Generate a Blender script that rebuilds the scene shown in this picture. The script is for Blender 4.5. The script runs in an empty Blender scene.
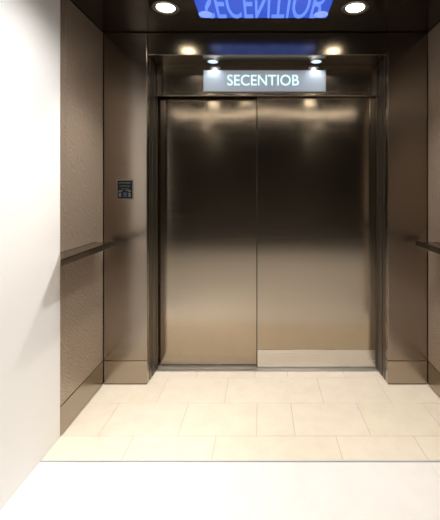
import bpy, bmesh, math, random
from mathutils import Vector
random.seed(4)
C = bpy.context.scene
COL = C.collection
PI = math.pi
# ---------------------------------------------------------------- helpers
def new_mat(name):
    m = bpy.data.materials.new(name); m.use_nodes = True
    nt = m.node_tree
    return m, nt, nt.nodes['Principled BSDF']
def plain(name, col, rough=.5, metal=0, spec=.5):
    m, nt, b = new_mat(name)
    b.inputs['Base Color'].default_value = (*col, 1)
    b.inputs['Roughness'].default_value = rough
    b.inputs['Metallic'].default_value = metal
    b.inputs['Specular IOR Level'].default_value = spec
    return m
def glow(name, col, s):
    m, nt, b = new_mat(name)
    b.inputs['Base Color'].default_value = (*[c*.3 for c in col], 1)
    b.inputs['Emission Color'].default_value = (*col, 1)
    b.inputs['Emission Strength'].default_value = s
    b.inputs['Roughness'].default_value = .3
    return m
def steel(name, col, rough=.22, aniso=.6, rot=.25, brush=(3, 3, 260), bump=.02, wave=0., wscale=(1, 1, 1), metal=1):
    """brushed metal: fine grain along x, slight unevenness of the sheet"""
    m, nt, b = new_mat(name)
    N = nt.nodes.new; L = nt.links.new
    b.inputs['Metallic'].default_value = metal
    b.inputs['Anisotropic'].default_value = aniso
    b.inputs['Anisotropic Rotation'].default_value = rot
    tg = N('ShaderNodeTangent'); tg.direction_type = 'UV_MAP'; tg.uv_map = 'UVMap'
    L(tg.outputs[0], b.inputs['Tangent'])
    tc = N('ShaderNodeTexCoord')
    mp = N('ShaderNodeMapping'); mp.inputs['Scale'].default_value = brush
    L(tc.outputs['Object'], mp.inputs[0])
    n = N('ShaderNodeTexNoise'); n.inputs['Scale'].default_value = 1; n.inputs['Detail'].default_value = 4
    L(mp.outputs[0], n.inputs['Vector'])
    mr = N('ShaderNodeMapRange'); mr.inputs['To Min'].default_value = rough-.03; mr.inputs['To Max'].default_value = rough+.04
    L(n.outputs[0], mr.inputs[0]); L(mr.outputs[0], b.inputs['Roughness'])
    mx = N('ShaderNodeMix'); mx.data_type = 'RGBA'
    mx.inputs[6].default_value = (*[c*.93 for c in col], 1); mx.inputs[7].default_value = (*[min(1, c*1.06) for c in col], 1)
    L(n.outputs[0], mx.inputs[0]); L(mx.outputs[2], b.inputs['Base Color'])
    bp = N('ShaderNodeBump'); bp.inputs['Strength'].default_value = bump; bp.inputs['Distance'].default_value = .001
    L(n.outputs[0], bp.inputs['Height'])
    last = bp
    if wave:
        mp2 = N('ShaderNodeMapping'); mp2.inputs['Scale'].default_value = wscale
        L(tc.outputs['Object'], mp2.inputs[0])
        n2 = N('ShaderNodeTexNoise'); n2.inputs['Scale'].default_value = 1; n2.inputs['Detail'].default_value = 0
        L(mp2.outputs[0], n2.inputs['Vector'])
        b2 = N('ShaderNodeBump'); b2.inputs['Strength'].default_value = 1; b2.inputs['Distance'].default_value = wave
        L(n2.outputs[0], b2.inputs['Height']); L(bp.outputs[0], b2.inputs['Normal']); last = b2
    L(last.outputs[0], b.inputs['Normal'])
    return m
def bx(bm, x0, x1, y0, y1, z0, z1, bev=0, seg=2):
    vs = [bm.verts.new((x, y, z)) for x in (x0, x1) for y in (y0, y1) for z in (z0, z1)]
    fs = []
    for q in ((0,1,3,2), (4,6,7,5), (0,4,5,1), (2,3,7,6), (0,2,6,4), (1,5,7,3)):
        fs.append(bm.faces.new([vs[i] for i in q]))
    if bev:
        es = list({e for f in fs for e in f.edges})
        bmesh.ops.bevel(bm, geom=es, offset=bev, segments=seg, affect='EDGES', profile=.5)
def prism(bm, pts, z0, z1, bev=0):
    lo = [bm.verts.new((x, y, z0)) for x, y in pts]; hi = [bm.verts.new((x, y, z1)) for x, y in pts]
    n = len(pts); fs = [bm.faces.new(lo[::-1]), bm.faces.new(hi)]
    for i in range(n):
        j = (i+1) % n
        fs.append(bm.faces.new([lo[i], lo[j], hi[j], hi[i]]))
    if bev:
        es = list({e for f in fs for e in f.edges})
        bmesh.ops.bevel(bm, geom=es, offset=bev, segments=2, affect='EDGES', profile=.5)
def lathe(bm, prof, seg=40, c=(0, 0, 0)):
    rings = []
    for r, z in prof:
        if r < 1e-6: rings.append([bm.verts.new((c[0], c[1], c[2]+z))])
        else: rings.append([bm.verts.new((c[0]+r*math.cos(2*PI*k/seg), c[1]+r*math.sin(2*PI*k/seg), c[2]+z)) for k in range(seg)])
    for a, b in zip(rings, rings[1:]):
        for k in range(seg):
            l = (k+1) % seg
            if len(a) == 1: bm.faces.new([a[0], b[k], b[l]])
            elif len(b) == 1: bm.faces.new([a[k], b[0], a[l]])
            else: bm.faces.new([a[k], b[k], b[l], a[l]])
def uvs(me):
    """box-projected UVs in metres, u always horizontal"""
    uv = me.uv_layers.get('UVMap') or me.uv_layers.new(name='UVMap')
    for p in me.polygons:
        n = p.normal; ax = max(range(3), key=lambda i: abs(n[i]))
        for li in p.loop_indices:
            co = me.vertices[me.loops[li].vertex_index].co
            uv.data[li].uv = ((co.x, co.z) if ax == 1 else (co.y, co.z) if ax == 0 else (co.x, co.y))
def obj(name, bm, mat, parent=None, loc=(0, 0, 0), smooth=False, recalc=True):
    me = bpy.data.meshes.new(name)
    if recalc: bmesh.ops.recalc_face_normals(bm, faces=bm.faces)
    bm.to_mesh(me); bm.free()
    uvs(me)
    for m in (mat if isinstance(mat, (list, tuple)) else [mat]): me.materials.append(m)
    if smooth:
        for p in me.polygons: p.use_smooth = True
    o = bpy.data.objects.new(name, me); COL.objects.link(o)
    o.location = loc
    if parent: o.parent = parent
    return o
def box_obj(name, dims, mat, parent=None, bev=.0015):
    bm = bmesh.new(); bx(bm, *dims, bev=bev); return obj(name, bm, mat, parent)
def struct(o): o['kind'] = 'structure'; return o
def tag(o, label, cat, group=None):
    o['label'] = label; o['category'] = cat
    if group: o['group'] = group
    return o
def empty(name, loc=(0, 0, 0)):
    o = bpy.data.objects.new(name, None); COL.objects.link(o); o.location = loc; o.empty_display_size = .1
    return o
def text_mesh(name, s, mat, parent, size, ext, sx=1, sy=1, spacing=1.):
    cu = bpy.data.curves.new(name+'_curve', 'FONT'); cu.body = s; cu.size = size; cu.extrude = ext
    cu.align_x = 'CENTER'; cu.align_y = 'CENTER'; cu.space_character = spacing; cu.offset = .0004
    t = bpy.data.objects.new('text_tmp', cu); COL.objects.link(t)
    bpy.context.view_layer.update()
    me = bpy.data.meshes.new_from_object(t.evaluated_get(bpy.context.evaluated_depsgraph_get()))
    bpy.data.objects.remove(t); bpy.data.curves.remove(cu)
    me.name = name
    for v in me.vertices: v.co.x *= sx; v.co.y *= sy
    me.materials.clear(); me.materials.append(mat)
    o = bpy.data.objects.new(name, me); COL.objects.link(o); o.parent = parent
    return o

# ---------------------------------------------------------------- dimensions (metres; camera at x=0, y=0)
XL, XR = -1.060, 1.107          # side walls
YF = 2.45                       # face of the front columns
YD = 2.67                       # face of the front sliding door
JL, JR = -.767, .840            # door opening
ZC, ZO = 2.353, 2.20            # ceiling, opening head
YE, YT = 1.93, 1.767            # end of the metal cladding, end of the stone floor
YN = 1.38                       # mouth of the alcove
LX, LY = 3.4, -2.7              # the hall behind the viewer
KZ = .16                        # height of the kick panels

# ---------------------------------------------------------------- materials
BR = (.315, .268, .222)
M_door  = steel('brushed_bronze_door', (.41, .345, .27), rough=.13, aniso=.5, bump=.0, wave=.003, wscale=(.5, .5, 2.6), brush=(2, 2, 120))
M_col   = steel('brushed_bronze_column', BR, rough=.21, aniso=.3, bump=0, wave=.002, wscale=(.8,.8,1.5), brush=(1, 1, 40))
M_head  = steel('brushed_bronze_header', (.29, .25, .19), rough=.20, aniso=.1, bump=0)
M_dark  = steel('dark_bronze_jamb', (.19, .165, .14), rough=.38, aniso=0, bump=0, brush=(2,2,30))
M_sill  = steel('aluminium_sill', (.88, .86, .84), rough=.42, aniso=0, bump=0, brush=(3, 160, 160))
M_kick  = steel('stainless_kick_plate', (.68, .65, .61), rough=.26, aniso=.6, bump=0)
M_base  = steel('bronze_base_panel', (.39, .335, .275), rough=.24, aniso=.3, bump=0, brush=(3, 3, 100))
M_rail  = steel('dark_satin_rail', (.33, .285, .245), rough=.22, aniso=0, bump=0, brush=(20, 3, 20))
M_bar   = steel('dark_satin_bar', (.26, .225, .19), rough=.16, aniso=0, bump=0, brush=(20, 3, 20))
M_ceil  = steel('dark_polished_ceiling', (.10, .085, .073), rough=.16, aniso=0, brush=(60, 3, 60))
M_gap   = plain('shadow_gap_black', (.012, .010, .009), .6)
M_white = plain('plain_white', (.90, .90, .90), .6)
M_hall  = plain('dark_brown_hall_wall', (.045, .036, .030), .55)
M_ring  = plain('satin_nickel_ring', (.45, .42, .38), .3, 1)
M_lens  = glow('lamp_lens', (1, .90, .74), 15)
M_baff  = plain('lamp_baffle', (.75, .70, .62), .35, .6)
M_plate = plain('black_notice', (.008, .009, .011), .7, 0, .15)
M_mark  = plain('grey_print', (.075, .082, .082), .5)
M_markb = plain('blue_grey_print', (.022, .027, .045), .5)
M_edge  = plain('brushed_alu_frame', (.55, .56, .56), .3, 1)

# side wall laminate: fine wavy grain
m, nt, b = new_mat('beige_grained_metal_laminate'); M_wall = m
N = nt.nodes.new; L = nt.links.new
tc = N('ShaderNodeTexCoord'); mp = N('ShaderNodeMapping'); mp.inputs['Scale'].default_value = (1, 1, 1)
L(tc.outputs['Object'], mp.inputs[0])
wv = N('ShaderNodeTexWave'); wv.bands_direction = 'DIAGONAL'; wv.inputs['Scale'].default_value = 24
wv.inputs['Distortion'].default_value = 14; wv.inputs['Detail'].default_value = 2.5; wv.inputs['Detail Scale'].default_value = .6
L(mp.outputs[0], wv.inputs[0])
mx = N('ShaderNodeMix'); mx.data_type = 'RGBA'
mx.inputs[6].default_value = (.37, .295, .23, 1); mx.inputs[7].default_value = (.46, .37, .295, 1)
L(wv.outputs['Fac'], mx.inputs[0]); L(mx.outputs[2], b.inputs['Base Color'])
b.inputs['Roughness'].default_value = .33; b.inputs['Metallic'].default_value = .45
bp = N('ShaderNodeBump'); bp.inputs['Strength'].default_value = .2; bp.inputs['Distance'].default_value = .0008
L(wv.outputs['Fac'], bp.inputs['Height']); L(bp.outputs[0], b.inputs['Normal'])

def stone(name, c0, c1, rough):
    m, nt, b = new_mat(name)
    N = nt.nodes.new; L = nt.links.new
    tc = N('ShaderNodeTexCoord')
    n = N('ShaderNodeTexNoise'); n.inputs['Scale'].default_value = 9; n.inputs['Detail'].default_value = 8; n.inputs['Roughness'].default_value = .65
    L(tc.outputs['Object'], n.inputs['Vector'])
    at = N('ShaderNodeAttribute'); at.attribute_name = 'tint'
    cr = N('ShaderNodeValToRGB'); cr.color_ramp.elements[0].position = .3; cr.color_ramp.elements[1].position = .62
    cr.color_ramp.elements[0].color = (*c0, 1); cr.color_ramp.elements[1].color = (*c1, 1)
    L(n.outputs[0], cr.inputs[0])
    mu = N('ShaderNodeMix'); mu.data_type = 'RGBA'; mu.blend_type = 'MULTIPLY'; mu.inputs[0].default_value = 1
    L(cr.outputs[0], mu.inputs[6]); L(at.outputs['Color'], mu.inputs[7]); L(mu.outputs[2], b.inputs['Base Color'])
    b.inputs['Roughness'].default_value = rough; b.inputs['Specular IOR Level'].default_value = .35
    bp = N('ShaderNodeBump'); bp.inputs['Strength'].default_value = .08; bp.inputs['Distance'].default_value = .002
    L(n.outputs[0], bp.inputs['Height']); L(bp.outputs[0], b.inputs['Normal'])
    return m
M_tile = stone('cream_limestone', (.81, .745, .645), (.87, .81, .71), .42)
M_addedfloor = stone('added_floor_white_stone', (.86, .86, .865), (.90, .90, .905), .5)
M_grout = plain('beige_grout', (.62, .54, .44), .8)

# ---------------------------------------------------------------- floor (one piece, tiles are its pattern)
def tile_floor(name, rows, mats, x0, x1):
    bm = bmesh.new(); lay = bm.loops.layers.float_color.new('tint')
    g = .0015
    for (y0, y1, seams) in rows:
        xs = [x0] + [s for s in seams if x0+.02 < s < x1-.02] + [x1]
        for a, b_ in zip(xs, xs[1:]):
            old = set(bm.faces)
            bx(bm, a+g, b_-g, y0+g, y1-g, -.02, 0, bev=.0012, seg=1)
            t = 1-random.random()*.035
            tt = (t, t*(1-random.random()*.012), t*(1-random.random()*.035), 1)
            for f in [f for f in bm.faces if f not in old]:
                for l in f.loops: l[lay] = tt
    old = set(bm.faces)
    ya = min(r[0] for r in rows); yb = max(r[1] for r in rows)
    bx(bm, x0, x1, ya, yb, -.05, -.0022)
    for f in [f for f in bm.faces if f not in old]:
        f.material_index = 1
        for l in f.loops: l[lay] = (1, 1, 1, 1)
    return struct(obj(name, bm, mats, recalc=True))
rows = [(1.767, 1.94, [-.677, -.243, .39, .80]), (1.94, 2.24, [-.868, -.447, -.03, .175, .577, .98]),
        (2.24, 2.54, [-.646, -.23, .378, .79]), (2.54, 2.80, [-.46, -.05, .18, .58])]
tile_floor('floor', rows, [M_tile, M_grout], XL-.06, XR+.06)
hr = []
y = YT-.012; k = 0
while y > LY:
    s = []; x = -LX+(.42 if k % 2 else .84)
    while x < LX: s.append(x); x += .84
    hr.append((max(y-.84, LY), y, s)); y -= .84; k += 1
M_hg = plain('added_floor_pale_grout', (.84, .84, .85), .8)
fl = tile_floor('floor_added_hall', hr, [M_addedfloor, M_hg], -LX, LX)  # made-up white floor, keeps the lower edge of the view pale
# thin metal strip where the two floors meet
struct(box_obj('trim_1', (XL+.0, XR, YT-.009, YT-.001, -.02, .0012), plain('strip_grey', (.66, .71, .74), .5, .2), bev=.0004))

# ---------------------------------------------------------------- ceiling
LIGHTS = [(-.556, 2.12), (.538, 2.12)]
def holed_ceiling():
    """ceiling slab with a round hole for every downlight"""
    xs0, xs1, y0, y1 = -LX, LX, LY, 2.80
    bm = bmesh.new()
    bx(bm, xs0, xs1, y0, y1, ZC, ZC+.012)
    return obj('ceiling', bm, M_ceil)
struct(holed_ceiling())

# ---------------------------------------------------------------- side walls
wl = empty('wall_left'); struct(wl)
box_obj('backing_board', (XL-.10, XL-.008, YE, 2.80, 0, ZC), M_gap, wl, bev=0)
box_obj('wall_panel', (XL-.02, XL, 1.986, YF-.003, KZ+.003, ZC-.004), M_wall, wl, bev=.0015)
box_obj('edge_strip', (XL-.02, XL, YE, 1.983, KZ+.003, ZC-.004), M_wall, wl, bev=.0015)
wr = empty('wall_right'); struct(wr)
box_obj('backing_board', (XR+.008, XR+.10, YN, 2.80, 0, ZC), M_gap, wr, bev=0)
box_obj('wall_panel', (XR, XR+.02, 1.986, YF-.003, KZ+.003, ZC-.004), M_wall, wr, bev=.0015)
box_obj('edge_strip', (XR, XR+.02, YN, 1.983, KZ+.003, ZC-.004), M_wall, wr, bev=.0015)
struct(box_obj('baseboard_left', (XL-.02, XL+.001, YE, YF-.003, .008, KZ-.001), M_base))
struct(box_obj('baseboard_right', (XR-.001, XR+.02, YN, YF-.003, .008, KZ-.001), M_base))
# made-up white pier past the metal cladding, keeps the left edge white
struct(box_obj('wall_added_pier', (XL-.16, XL, YN, YE-.002, 0, ZC), M_white, bev=.002))
# hall behind the viewer
struct(box_obj('wall_front_left', (-LX, XL-.16, YN, YN+.12, 0, ZC), M_hall, bev=0))
struct(box_obj('wall_front_right', (XR+.10, LX, YN, YN+.12, 0, ZC), M_hall, bev=0))
struct(box_obj('wall_hall_left', (-LX-.1, -LX, LY, YN+.12, 0, ZC), M_hall, bev=0))
struct(box_obj('wall_hall_right', (LX, LX+.1, LY, YN+.12, 0, ZC), M_hall, bev=0))
struct(box_obj('wall_back', (-LX-.1, LX+.1, LY-.1, LY, 0, ZC), M_hall, bev=0))

# ---------------------------------------------------------------- front wall: two columns, header, lined opening
wf = empty('wall_front'); struct(wf)
B = .004
for s, (a, b_) in (('l', (XL+.002, JL)), ('r', (JR, XR-.002))):
    box_obj('column_panel', (a, b_, YF, YD+.10, KZ+.0008, ZC-.0035), M_col, wf, bev=B)
    box_obj('column_base_panel', (a, b_, YF, YD+.10, .006, KZ), M_base, wf, bev=B)
    box_obj('shadow_gap', (a+.004, b_-.004, YF+.004, YD+.09, 0, ZC), M_gap, wf, bev=0)
box_obj('header_panel', (JL+.0025, JR-.0025, YF, YF+.06, ZO, ZC-.0035), M_head, wf, bev=B)
box_obj('soffit_panel', (JL+.0005, JR-.0005, YF+.06, YD+.08, ZO, ZO+.02), M_head, wf, bev=0)
# grooved dark jamb linings
for s in (1, -1):
    x = JL if s == 1 else JR
    j = bmesh.new()
    for y0, y1, d in ((2.505, 2.545, .003), (2.556, 2.630, .006), (2.640, 2.664, .010)):
        a, b_ = sorted((x, x+s*d)); bx(j, a, b_, y0, y1, .004, ZO-.002, bev=.001)
    o = obj('jamb_lining', j, M_dark, wf)
# transom above the doors
struct(box_obj('trim_2', (JL+.004, JR-.004, 2.64, 2.662, 1.983, ZO-.001), steel('transom_bronze', (.36, .305, .25), rough=.17, aniso=.3, bump=0, wave=.004, wscale=(3, 3, 1)), bev=.002))
tr = struct(box_obj('trim_3', (JL+.003, JR-.003, 2.630, 2.66, 1.974, 1.984), M_col, bev=.0025))
# sill with running grooves
sb = bmesh.new()
for y0, y1 in ((2.628, 2.664), (2.668, 2.702), (2.706, 2.740)): bx(sb, JL+.002, JR-.002, y0, y1, .0005, .006, bev=.0008)
bx(sb, JL+.002, JR-.002, 2.628, 2.74, .0003, .004)
struct(obj('trim_4', sb, M_sill))

# ---------------------------------------------------------------- sliding doors
def sheet(bm, x0, x1, y0, y1, z0, z1):
    """door leaf whose front sheet is very slightly bowed towards the top, as pressed steel is"""
    nx, nz = 28, 70; R = []
    for side in (0, 1):
        g = []
        for k in range(nz+1):
            row = []
            for i in range(nx+1):
                u = 2*i/nx-1; z = z0+(z1-z0)*k/nz
                w = 0
                if side == 0:
                    d = max(0, z-(z1-.36))/.36
                    w = BOW*(1-u*u)*d*d
                row.append(bm.verts.new((x0+(x1-x0)*i/nx, (y0 if side == 0 else y1)+w, z)))
            g.append(row)
        for k in range(nz):
            for i in range(nx):
                q = [g[k][i], g[k][i+1], g[k+1][i+1], g[k+1][i]]
                f = bm.faces.new(q if side == 0 else q[::-1]); f.smooth = True
        R.append(g)
    a, b = R
    ring = lambda g: [g[0][i] for i in range(nx)]+[g[k][nx] for k in range(nz)]+[g[nz][i] for i in range(nx, 0, -1)]+[g[k][0] for k in range(nz, 0, -1)]
    ra, rb = ring(a), ring(b); n = len(ra)
    for q in (ra, rb):
        for i in range(n): bm.edges.get([q[i], q[(i+1) % n]]).smooth = False
    for i in range(n):
        j = (i+1) % n; bm.faces.new([ra[i], rb[i], rb[j], ra[j]])
BOW = .004
d1 = empty('door_1', (-.40, 2.72, .010)); struct(d1)
bm = bmesh.new(); sheet(bm, JL+.001-d1.location.x, .010-d1.location.x, -.018, .012, .006, 2.02); obj('door_panel', bm, M_door, d1)
bm = bmesh.new(); bx(bm, JL+.02-d1.location.x, .0-d1.location.x, -.008, .008, -.004, .008); obj('guide_shoe', bm, M_gap, d1)
d2 = empty('door_2', (.40, 2.685, .010)); struct(d2)
ox = d2.location.x
bm = bmesh.new(); sheet(bm, -.034-ox, JR-.001-ox, -.015, .012, .000, 2.02); obj('door_panel', bm, M_door, d2)
bm = bmesh.new(); bx(bm, -.032-ox, JR-.014-ox, -.0178, -.0148, .002, .128, bev=.0008); kp = obj('kick_plate', bm, M_kick, d2)
kp['label'] = 'brighter stainless kick plate'
bm = bmesh.new(); bx(bm, -.0405-ox, -.034-ox, -.015, .010, .002, 2.018); obj('rubber_edge', bm, M_gap, d2)
d1['label'] = 'left sliding elevator door of brushed bronze steel, without a kick plate'; d1['category'] = 'elevator door'
d2['label'] = 'right sliding elevator door of brushed bronze steel, with a silver kick plate at its foot'; d2['category'] = 'elevator door'

# ---------------------------------------------------------------- illuminated sign on the transom
sg = empty('illuminated_sign', (.018, 2.630, 2.0785))
tag(sg, 'lit silver-grey sign box with glowing white letters, fixed above the elevator doors', 'sign')
W, H = .439, .0785
bm = bmesh.new(); bx(bm, -W, W, -.012, .0095, -H, H, bev=.002); obj('sign_housing', bm, M_edge, sg)
m, nt, b = new_mat('sign_face_glass'); M_face = m
b.inputs['Base Color'].default_value = (.42, .46, .50, 1); b.inputs['Metallic'].default_value = .25; b.inputs['Roughness'].default_value = .30
b.inputs['Emission Color'].default_value = (.70, .84, 1, 1); b.inputs['Emission Strength'].default_value = .20
bm = bmesh.new(); bx(bm, -W+.006, W-.006, -.0145, -.0115, -H+.006, H-.006, bev=.0006); obj('sign_face', bm, M_face, sg)
M_let = glow('sign_letters', (.74, 1, .95), .95)
M_lete = glow('sign_letter_halo', (.18, .52, .55), .6)
t = text_mesh('letters', 'SECENTIOB', M_let, sg, .108, .001, sx=.92, spacing=1.0)
t.rotation_euler = (PI/2, 0, 0); t.location = (-.011, -.016, 0)
h = t.dimensions

# ---------------------------------------------------------------- notice on the left column
nx, nz = -.914, 1.3035
nt_ = empty('notice_plate', (nx, YF+.0005, nz))
tag(nt_, 'small black notice with faint grey print, fixed to the left metal column', 'notice')
bm = bmesh.new(); bx(bm, -.056, .056, -.0025, 0, -.066, .066, bev=.001); obj('plate_rim', bm, plain('rim_bronze', (.22, .195, .17), .4, .8), nt_)
bm = bmesh.new(); bx(bm, -.050, .050, -.004, -.0024, -.060, .060, bev=.0008); obj('plate_face', bm, M_plate, nt_)
bm = bmesh.new()
for z, w, hh, x0 in ((.044, .078, .009, -.040), (.023, .070, .008, -.034), (.005, .050, .005, -.022)):
    x = x0
    while x < x0+w:                       # a row of small printed strokes, too small to read
        ww = random.uniform(.003, .008)
        bx(bm, x, min(x+ww, x0+w), -.0046, -.0039, z-hh/2*random.uniform(.6, 1), z+hh/2*random.uniform(.6, 1)); x += ww+.0022
obj('printed_lines', bm, M_mark, nt_)
bm = bmesh.new()
for x in (-.033, .031):                   # a pictogram each side
    bx(bm, x-.008, x+.008, -.0046, -.0039, -.050, -.022)
    bx(bm, x-.012, x+.012, -.0046, -.0039, -.016, -.010)
bx(bm, .002, .040, -.0046, -.0039, -.008, -.003)
bx(bm, -.040, -.012, -.0046, -.0039, -.009, -.004)
obj('pictogram', bm, M_mark, nt_)
bm = bmesh.new(); bx(bm, -.010, .014, -.0046, -.0039, -.050, -.018); obj('pictogram', bm, M_markb, nt_)

# ---------------------------------------------------------------- handrails
def handrail(side, label):
    xw = XL if side > 0 else XR
    r = empty('handrail', (xw, 2.15, .975))
    tag(r, label, 'handrail', 'handrails along the side walls')
    X = lambda d: side*d
    near = (1.71-2.15, 1.93-2.15) if side > 0 else (1.45-2.15, 1.45-2.15)
    far = 2.363-2.15
    f = lambda pts: pts if side > 0 else pts[::-1]
    # far end stands a little proud of the wall plate
    bm = bmesh.new(); prism(bm, f([(X(.108), near[0]+.02*(side > 0)), (X(.120), near[0]), (X(.120), far), (X(.108), far)]), -.036, 0, bev=.005)
    obj('rail_bar', bm, M_bar, r)
    bm = bmesh.new(); prism(bm, f([(X(.022), near[1]-.04*(side > 0)), (X(.108), near[0]+.02*(side > 0)), (X(.108), 2.335-2.15), (X(.022), 2.30-2.15)]), -.012, -.002, bev=.0015)
    obj('top_plate', bm, M_rail, r)
    bm = bmesh.new(); prism(bm, f([(X(.0), near[1]), (X(.022), near[1]-.04*(side > 0)), (X(.022), 2.31-2.15), (X(.0), 2.31-2.15)]), -.020, -.001, bev=.001)
    obj('wall_channel', bm, M_rail, r)
    for y in ((1.99, 2.30) if side > 0 else (1.62, 2.30)):
        bm = bmesh.new(); bx(bm, *sorted((X(.0), X(.110))), y-2.15-.012, y-2.15+.012, -.034, -.0115, bev=.002)
        obj('bracket', bm, M_dark, r)
    return r
handrail(1, 'dark metal handrail on the left side wall, reaching towards the column with the notice')
handrail(-1, 'short visible length of dark metal handrail on the right side wall')

# ---------------------------------------------------------------- recessed downlights
def downlight(x, y, label):
    t = empty('downlight', (x, y, ZC))
    tag(t, label, 'ceiling light', 'round recessed downlights')
    bm = bmesh.new(); lathe(bm, [(.052, -.0002), (.078, -.0002), (.080, -.003), (.076, -.006), (.066, -.007), (.056, -.004), (.052, -.0002)]); obj('trim_ring', bm, M_ring, t, smooth=True)
    bm = bmesh.new(); lathe(bm, [(.0, -.0045), (.030, -.0042), (.052, -.0015), (.052, -.0003), (0, -.0003)]); obj('lens', bm, M_lens, t, smooth=True)
    return t
def copy_thing(t, x, y, label):
    c = t.copy(); COL.objects.link(c); c.location = (x, y, ZC); c['label'] = label
    for ch in list(t.children):
        d = ch.copy(); COL.objects.link(d); d.parent = c
    return c
def lamp(x, y, e, z=ZC-.012, ang=98, blend=.7, col=(1, .92, .81), r=.045, tilt=(0, 0, 0)):
    l = bpy.data.lights.new('downlight_lamp', 'SPOT'); l.energy = e; l.color = col
    l.spot_size = math.radians(ang); l.spot_blend = blend; l.shadow_soft_size = r
    o = bpy.data.objects.new('downlight_lamp', l); COL.objects.link(o); o.location = (x, y, z); o.rotation_euler = tilt
    return o
E = 60
dl = downlight(*LIGHTS[0], 'round recessed downlight in the dark ceiling, left of the blue sign reflection')
copy_thing(dl, *LIGHTS[1], 'round recessed downlight in the dark ceiling, right of the blue sign reflection')
for x, y in LIGHTS: lamp(x, y, E)
ADDED_LIGHTS = [(-.56, 1.2), (.54, 1.2), (-.9, -.5), (.9, -.5), (-.9, -1.8), (.9, -1.8), (-2.3, -.5), (2.3, -.5)]  # downlights out of view, added to light the floor and doors
for i, (x, y) in enumerate(ADDED_LIGHTS):
    copy_thing(dl, x, y, 'unseen round downlight added in the hall ceiling for more light')
    lamp(x, y, 56)

# unseen slot light, added so the doors reflect a bright line
sl = empty('added_slot_light', (.02, .50, ZC)); tag(sl, 'unseen glowing strip added in the hall ceiling for its reflection in the doors', 'ceiling light')
bm = bmesh.new(); bx(bm, -1.22, 1.22, -.030, .030, -.004, -.0002, bev=.001); obj('added_slot_frame', bm, M_ring, sl)
bm = bmesh.new(); bx(bm, -1.20, 1.20, -.018, .018, -.0055, -.0038, bev=.0006); obj('glow_strip', bm, glow('added_slot_glow', (1, .90, .76), 20), sl)
# unseen spot, added to brighten the made-up white pier
ws = copy_thing(dl, -.20, 1.35, 'unseen round spot added in the ceiling to whiten the pier')
def aim(o, p):
    d = Vector(p)-o.location; o.rotation_euler = d.to_track_quat('-Z', 'Y').to_euler()
o = lamp(-.20, 1.35, 75, ang=95, blend=.8, col=(1, .97, .93)); aim(o, (XL, 1.58, 1.15))
# two tiny lights added in the soffit to brighten the sign ends
def mini(x, label):
    t = empty('added_sign_light', (x, 2.572, ZO)); tag(t, label, 'spot light', 'small lights added above the sign')
    bm = bmesh.new(); lathe(bm, [(.034, -.0002), (.040, -.0002), (.041, -.002), (.038, -.003), (.034, -.0002)], seg=28); obj('trim_ring', bm, M_ring, t, smooth=True)  # ring of the added sign light
    bm = bmesh.new(); lathe(bm, [(0, -.002), (.026, -.0016), (.034, -.0006), (.034, -.0003), (0, -.0003)], seg=28); obj('lens', bm, glow('added_sign_glow', (.50, .66, 1), 1.4), t, smooth=True)
    o = lamp(x, 2.575, 1.2, z=ZO-.008, ang=130, blend=1, col=(.86, .92, 1), r=.012); aim(o, (x, 2.64, 1.95))
mini(-.345, 'small blue-white light added in the soffit over the left end of the sign')
mini(.38, 'small blue-white light added in the soffit over the right end of the sign')

# ---------------------------------------------------------------- reflection of the sign in the ceiling, made as a glowing blue panel
bp_ = empty('sign_reflection', (.008, 2.05, ZC))
tag(bp_, 'blue streaky reflection of the sign in the dark ceiling, made as a glowing panel', 'reflection')
bm = bmesh.new(); bx(bm, -.385, .385, -.12, .19, -.003, -.0002, bev=.001); obj('reflection_face', bm, glow('blue_reflection', (.04, .11, .78), .6), bp_)
t = text_mesh('reflected_lettering', 'SECENTIOB', glow('reflected_letters', (.14, .28, 1), .85), bp_, .19, .0006, sx=.70, sy=2.6, spacing=1.0)
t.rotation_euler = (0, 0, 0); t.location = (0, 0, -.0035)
for x in (-.345, .345):  # bright ends of the reflected sign, made as glowing discs
    bm = bmesh.new(); lathe(bm, [(0, -.0048), (.035, -.0046), (.042, -.0034), (.042, -.003), (0, -.003)]); obj('reflection_glint', bm, glow('glint_blue_white', (.24, .36, .98), .9), bp_, loc=(x, .145, 0), smooth=True)

# ---------------------------------------------------------------- world, camera, view
w = bpy.data.worlds.new('world'); C.world = w; w.use_nodes = True
w.node_tree.nodes['Background'].inputs[0].default_value = (1, .95, .9, 1); w.node_tree.nodes['Background'].inputs[1].default_value = .02
cam = bpy.data.cameras.new('camera'); co = bpy.data.objects.new('camera', cam); COL.objects.link(co)
cam.sensor_fit = 'HORIZONTAL'; cam.sensor_width = 36; cam.lens = 367/440*36
cam.shift_x = -42/440; cam.shift_y = -70/440; cam.clip_start = .02
co.location = (0, 0, 1.3); co.rotation_euler = (PI/2, 0, 0)
C.camera = co
vs = C.view_settings; vs.view_transform = 'Standard'; vs.look = 'None'; vs.gamma = 1; vs.use_curve_mapping = False
vs.exposure = .25
